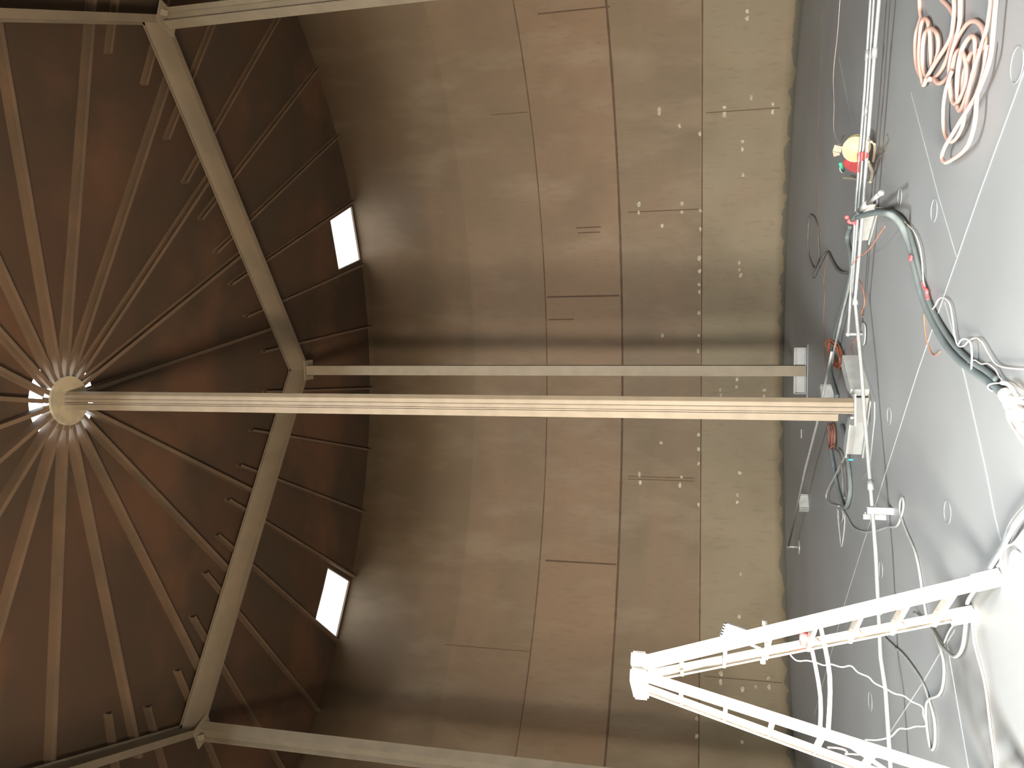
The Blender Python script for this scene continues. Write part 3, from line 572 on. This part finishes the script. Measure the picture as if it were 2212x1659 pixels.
# ------------------------------------------------------------------ step ladder
A1 = Vector((-1.150, 5.453, 0)); B1 = Vector((-1.510, 5.959, 0)); rr = (B1 - A1).normalized(); nn = Vector((-.815, -.5794, 0))
wB = (B1 - A1).length; dl = .15; H = 2.165; S1, S2 = .685, .56
TA = A1 + rr * dl + nn * S1 + Vector((0, 0, H)); TB = B1 - rr * dl + nn * S1 + Vector((0, 0, H))
A2 = A1 + nn * (S1 + S2) ; B2 = B1 + nn * (S1 + S2)
lad = thing('step_ladder', 'bright aluminium double-sided step ladder on the left side of the tank floor', 'ladder', (A1 + B2) / 2)
gap = .035
rails = []
for foot, top, sgn in ((A1, TA, -1), (B1, TB, -1), (A2, TA, 1), (B2, TB, 1)):
    top = top + nn * sgn * gap - Vector((0, 0, .03)); rails.append((foot, top))
    bm = BM(); side = (-rr) if foot in (A1, A2) else rr
    pr = channel({A1.x: .085, B1.x: .070}.get(foot.x, .058), .030, .004)
    d = (top - foot).normalized(); xd = nn - d * nn.dot(d)
    yv = d.cross(xd.normalized())
    if yv.dot(side) < 0: pr = [(u, v) for u, v in pr]
    else: pr = [(u, -v) for u, v in pr][::-1]
    extr(bm, pr, foot + Vector((0, 0, .015)) + side * .0, top, xd); rl = link('rail', bm, M['alu'], lad)
    bm = BM(); f2 = foot + d * .16; extr(bm, rect(.095, .05), foot + Vector((0, 0, .0)), f2, xd); link('foot', bm, M['white'], lad)
def rp(i, z):
    f, t_ = rails[i]; return f + (t_ - f) * (z / t_.z)
for fr, (i, j) in enumerate(((0, 1), (2, 3))):
    for k in range(1, 8):
        z = k * H / 8
        a, b = rp(i, z), rp(j, z); bm = BM()
        hw = .037 if fr == 0 else .022
        extr(bm, [(-hw + .005, -.006), (hw - .005, -.006), (hw - .005, -.022), (hw, -.022), (hw, .0), (-hw, .0), (-hw, -.022), (-hw + .005, -.022)], a, b, nn)
        link('tread', bm, M['alu'], lad)
        if k in (1, 2, 3, 4) and fr == 0:
            bm = BM(); m_ = a + (b - a) * .33; extr(bm, rect(.004, .02), rp(i, z - .10), m_, nn); link('brace', bm, M['alu'], lad)
            bm = BM(); m_ = a + (b - a) * .67; extr(bm, rect(.004, .02), rp(j, z - .10), m_, nn); link('brace', bm, M['alu'], lad)
tc = (TA + TB) / 2
for sgn in (-1, 1):
    bm = BM(); extr(bm, rect(.095, .10), TA - rr * .04 + nn * sgn * .052 + Vector((0, 0, -.02)), TB + rr * .04 + nn * sgn * .052 + Vector((0, 0, -.02)), nn)
    bmesh.ops.bevel(bm, geom=bm.edges[:], offset=.012, segments=2, affect='EDGES'); link('top_cap', bm, M['alu'], lad)
for (i, j), zz in (((0, 2), 1.05), ((1, 3), 1.05)):
    a, b = rp(i, zz), rp(j, zz + .0); bm = BM(); tube(bm, [a, (a + b) / 2 - Vector((0, 0, .035)), b], .013, 6, 4); link('spreader', bm, M['alu'], lad)
bm = BM(); extr(bm, rect(.006, .035), rp(2, 1.0), rp(3, .55), nn); link('brace', bm, M['alu'], lad)
# clamp lamp, cup, rope on the ladder
yl = TA.y
def lad_pt(x, y, d=0.0): return aty(x, y, 5.62 + d)
t = thing('flood_lamp', 'white flat flood lamp clamped behind the upper ladder rail', 'lamp', lad_pt(1590, 1365))
c = lad_pt(1588, 1368, .12); bm = BM(); rot = Matrix.Rotation(.28, 3, 'Y')
box(bm, c, (.10, .05, .15), rot); bmesh.ops.bevel(bm, geom=bm.edges[:], offset=.006, segments=2, affect='EDGES'); link('lamp_housing', bm, M['white'], t)
bm = BM(); box(bm, c + rot @ Vector((0, -.028, 0)), (.085, .006, .13), rot); link('lens', bm, M['lens'], t)
bm = BM()
for k in range(5): box(bm, c + rot @ Vector((.0, .0, .082 + .0)) + rot @ Vector((-.04 + .02 * k, 0, 0)), (.008, .05, .02), rot)
link('cooling_fin', bm, M['base'], t)
t = thing('bar_clamp', 'steel bar clamp with round knobs gripping the upper ladder rail', 'clamp', lad_pt(1652, 1385))
for (xa, ya), (xb, yb) in (((1652, 1348), (1655, 1404)), ((1648, 1400), (1648, 1426))):
    bm = BM(); cyl(bm, lad_pt(xa, ya, -.16), lad_pt(xb, yb, -.16), .009, 10); link('screw', bm, M['pipe'], t, True)
for x, y, w in ((1652, 1346, .017), (1648, 1428, .017), (1655, 1403, .013)):
    c = lad_pt(x, y, -.16); bm = BM(); cyl(bm, c - Vector((.015, 0, 0)), c + Vector((.015, 0, 0)), w, 14); link('knob', bm, M['alu'], t, True)
bm = BM(); tube(bm, [lad_pt(1620, 1392, -.1), lad_pt(1640, 1400, -.13), lad_pt(1652, 1402, -.16)], .01, 6, 4); link('clamp_arm', bm, M['pipe'], t)
t = thing('cup', 'red and white cup wedged between the ladder rails', 'cup', lad_pt(1737, 1380))
c0, c1 = lad_pt(1737, 1367, .05), lad_pt(1736, 1394, .05)
bm = BM(); cyl(bm, c0, c0 + (c1 - c0) * .25, .028, 20); link('lid', bm, M['red'], t, True)
bm = BM(); cyl(bm, c0 + (c1 - c0) * .25, c0 + (c1 - c0) * .6, .028, 20); link('cup_band', bm, M['white'], t, True)
bm = BM(); cyl(bm, c0 + (c1 - c0) * .6, c1, .028, 20, .024); link('cup_body', bm, M['red'], t, True)
rope = [aty(x, y, 5.45) for x, y in C5([(225, 690), (280, 740), (370, 740), (440, 755), (510, 780), (570, 770), (660, 795), (740, 785), (800, 840), (890, 880), (940, 930), (1040, 980), (1110, 1020), (1190, 1040), (1260, 1090), (1345, 1132), (1355, 1200), (1378, 1292), (1290, 1300), (1220, 1320), (1150, 1320), (1090, 1380), (1040, 1400), (960, 1415), (860, 1412)])]
cord('rope', 'kinked white lamp cord hanging between the two legs of the ladder', 'cord', rope, .0042, m='white', k=4)
cord('cord', 'pink cord caught inside the lower ladder frame', 'cord', [aty(x, y, 5.3) for x, y in C5([(540, 1478), (620, 1482), (690, 1500), (708, 1530), (690, 1536)])], .006, m='pink')
cord('cord', 'thin white cord strung through the lower ladder frame', 'cord', [aty(x, y, 5.3) for x, y in C5([(690, 1532), (800, 1538), (900, 1550), (1070, 1575)])], .0045, m='white')
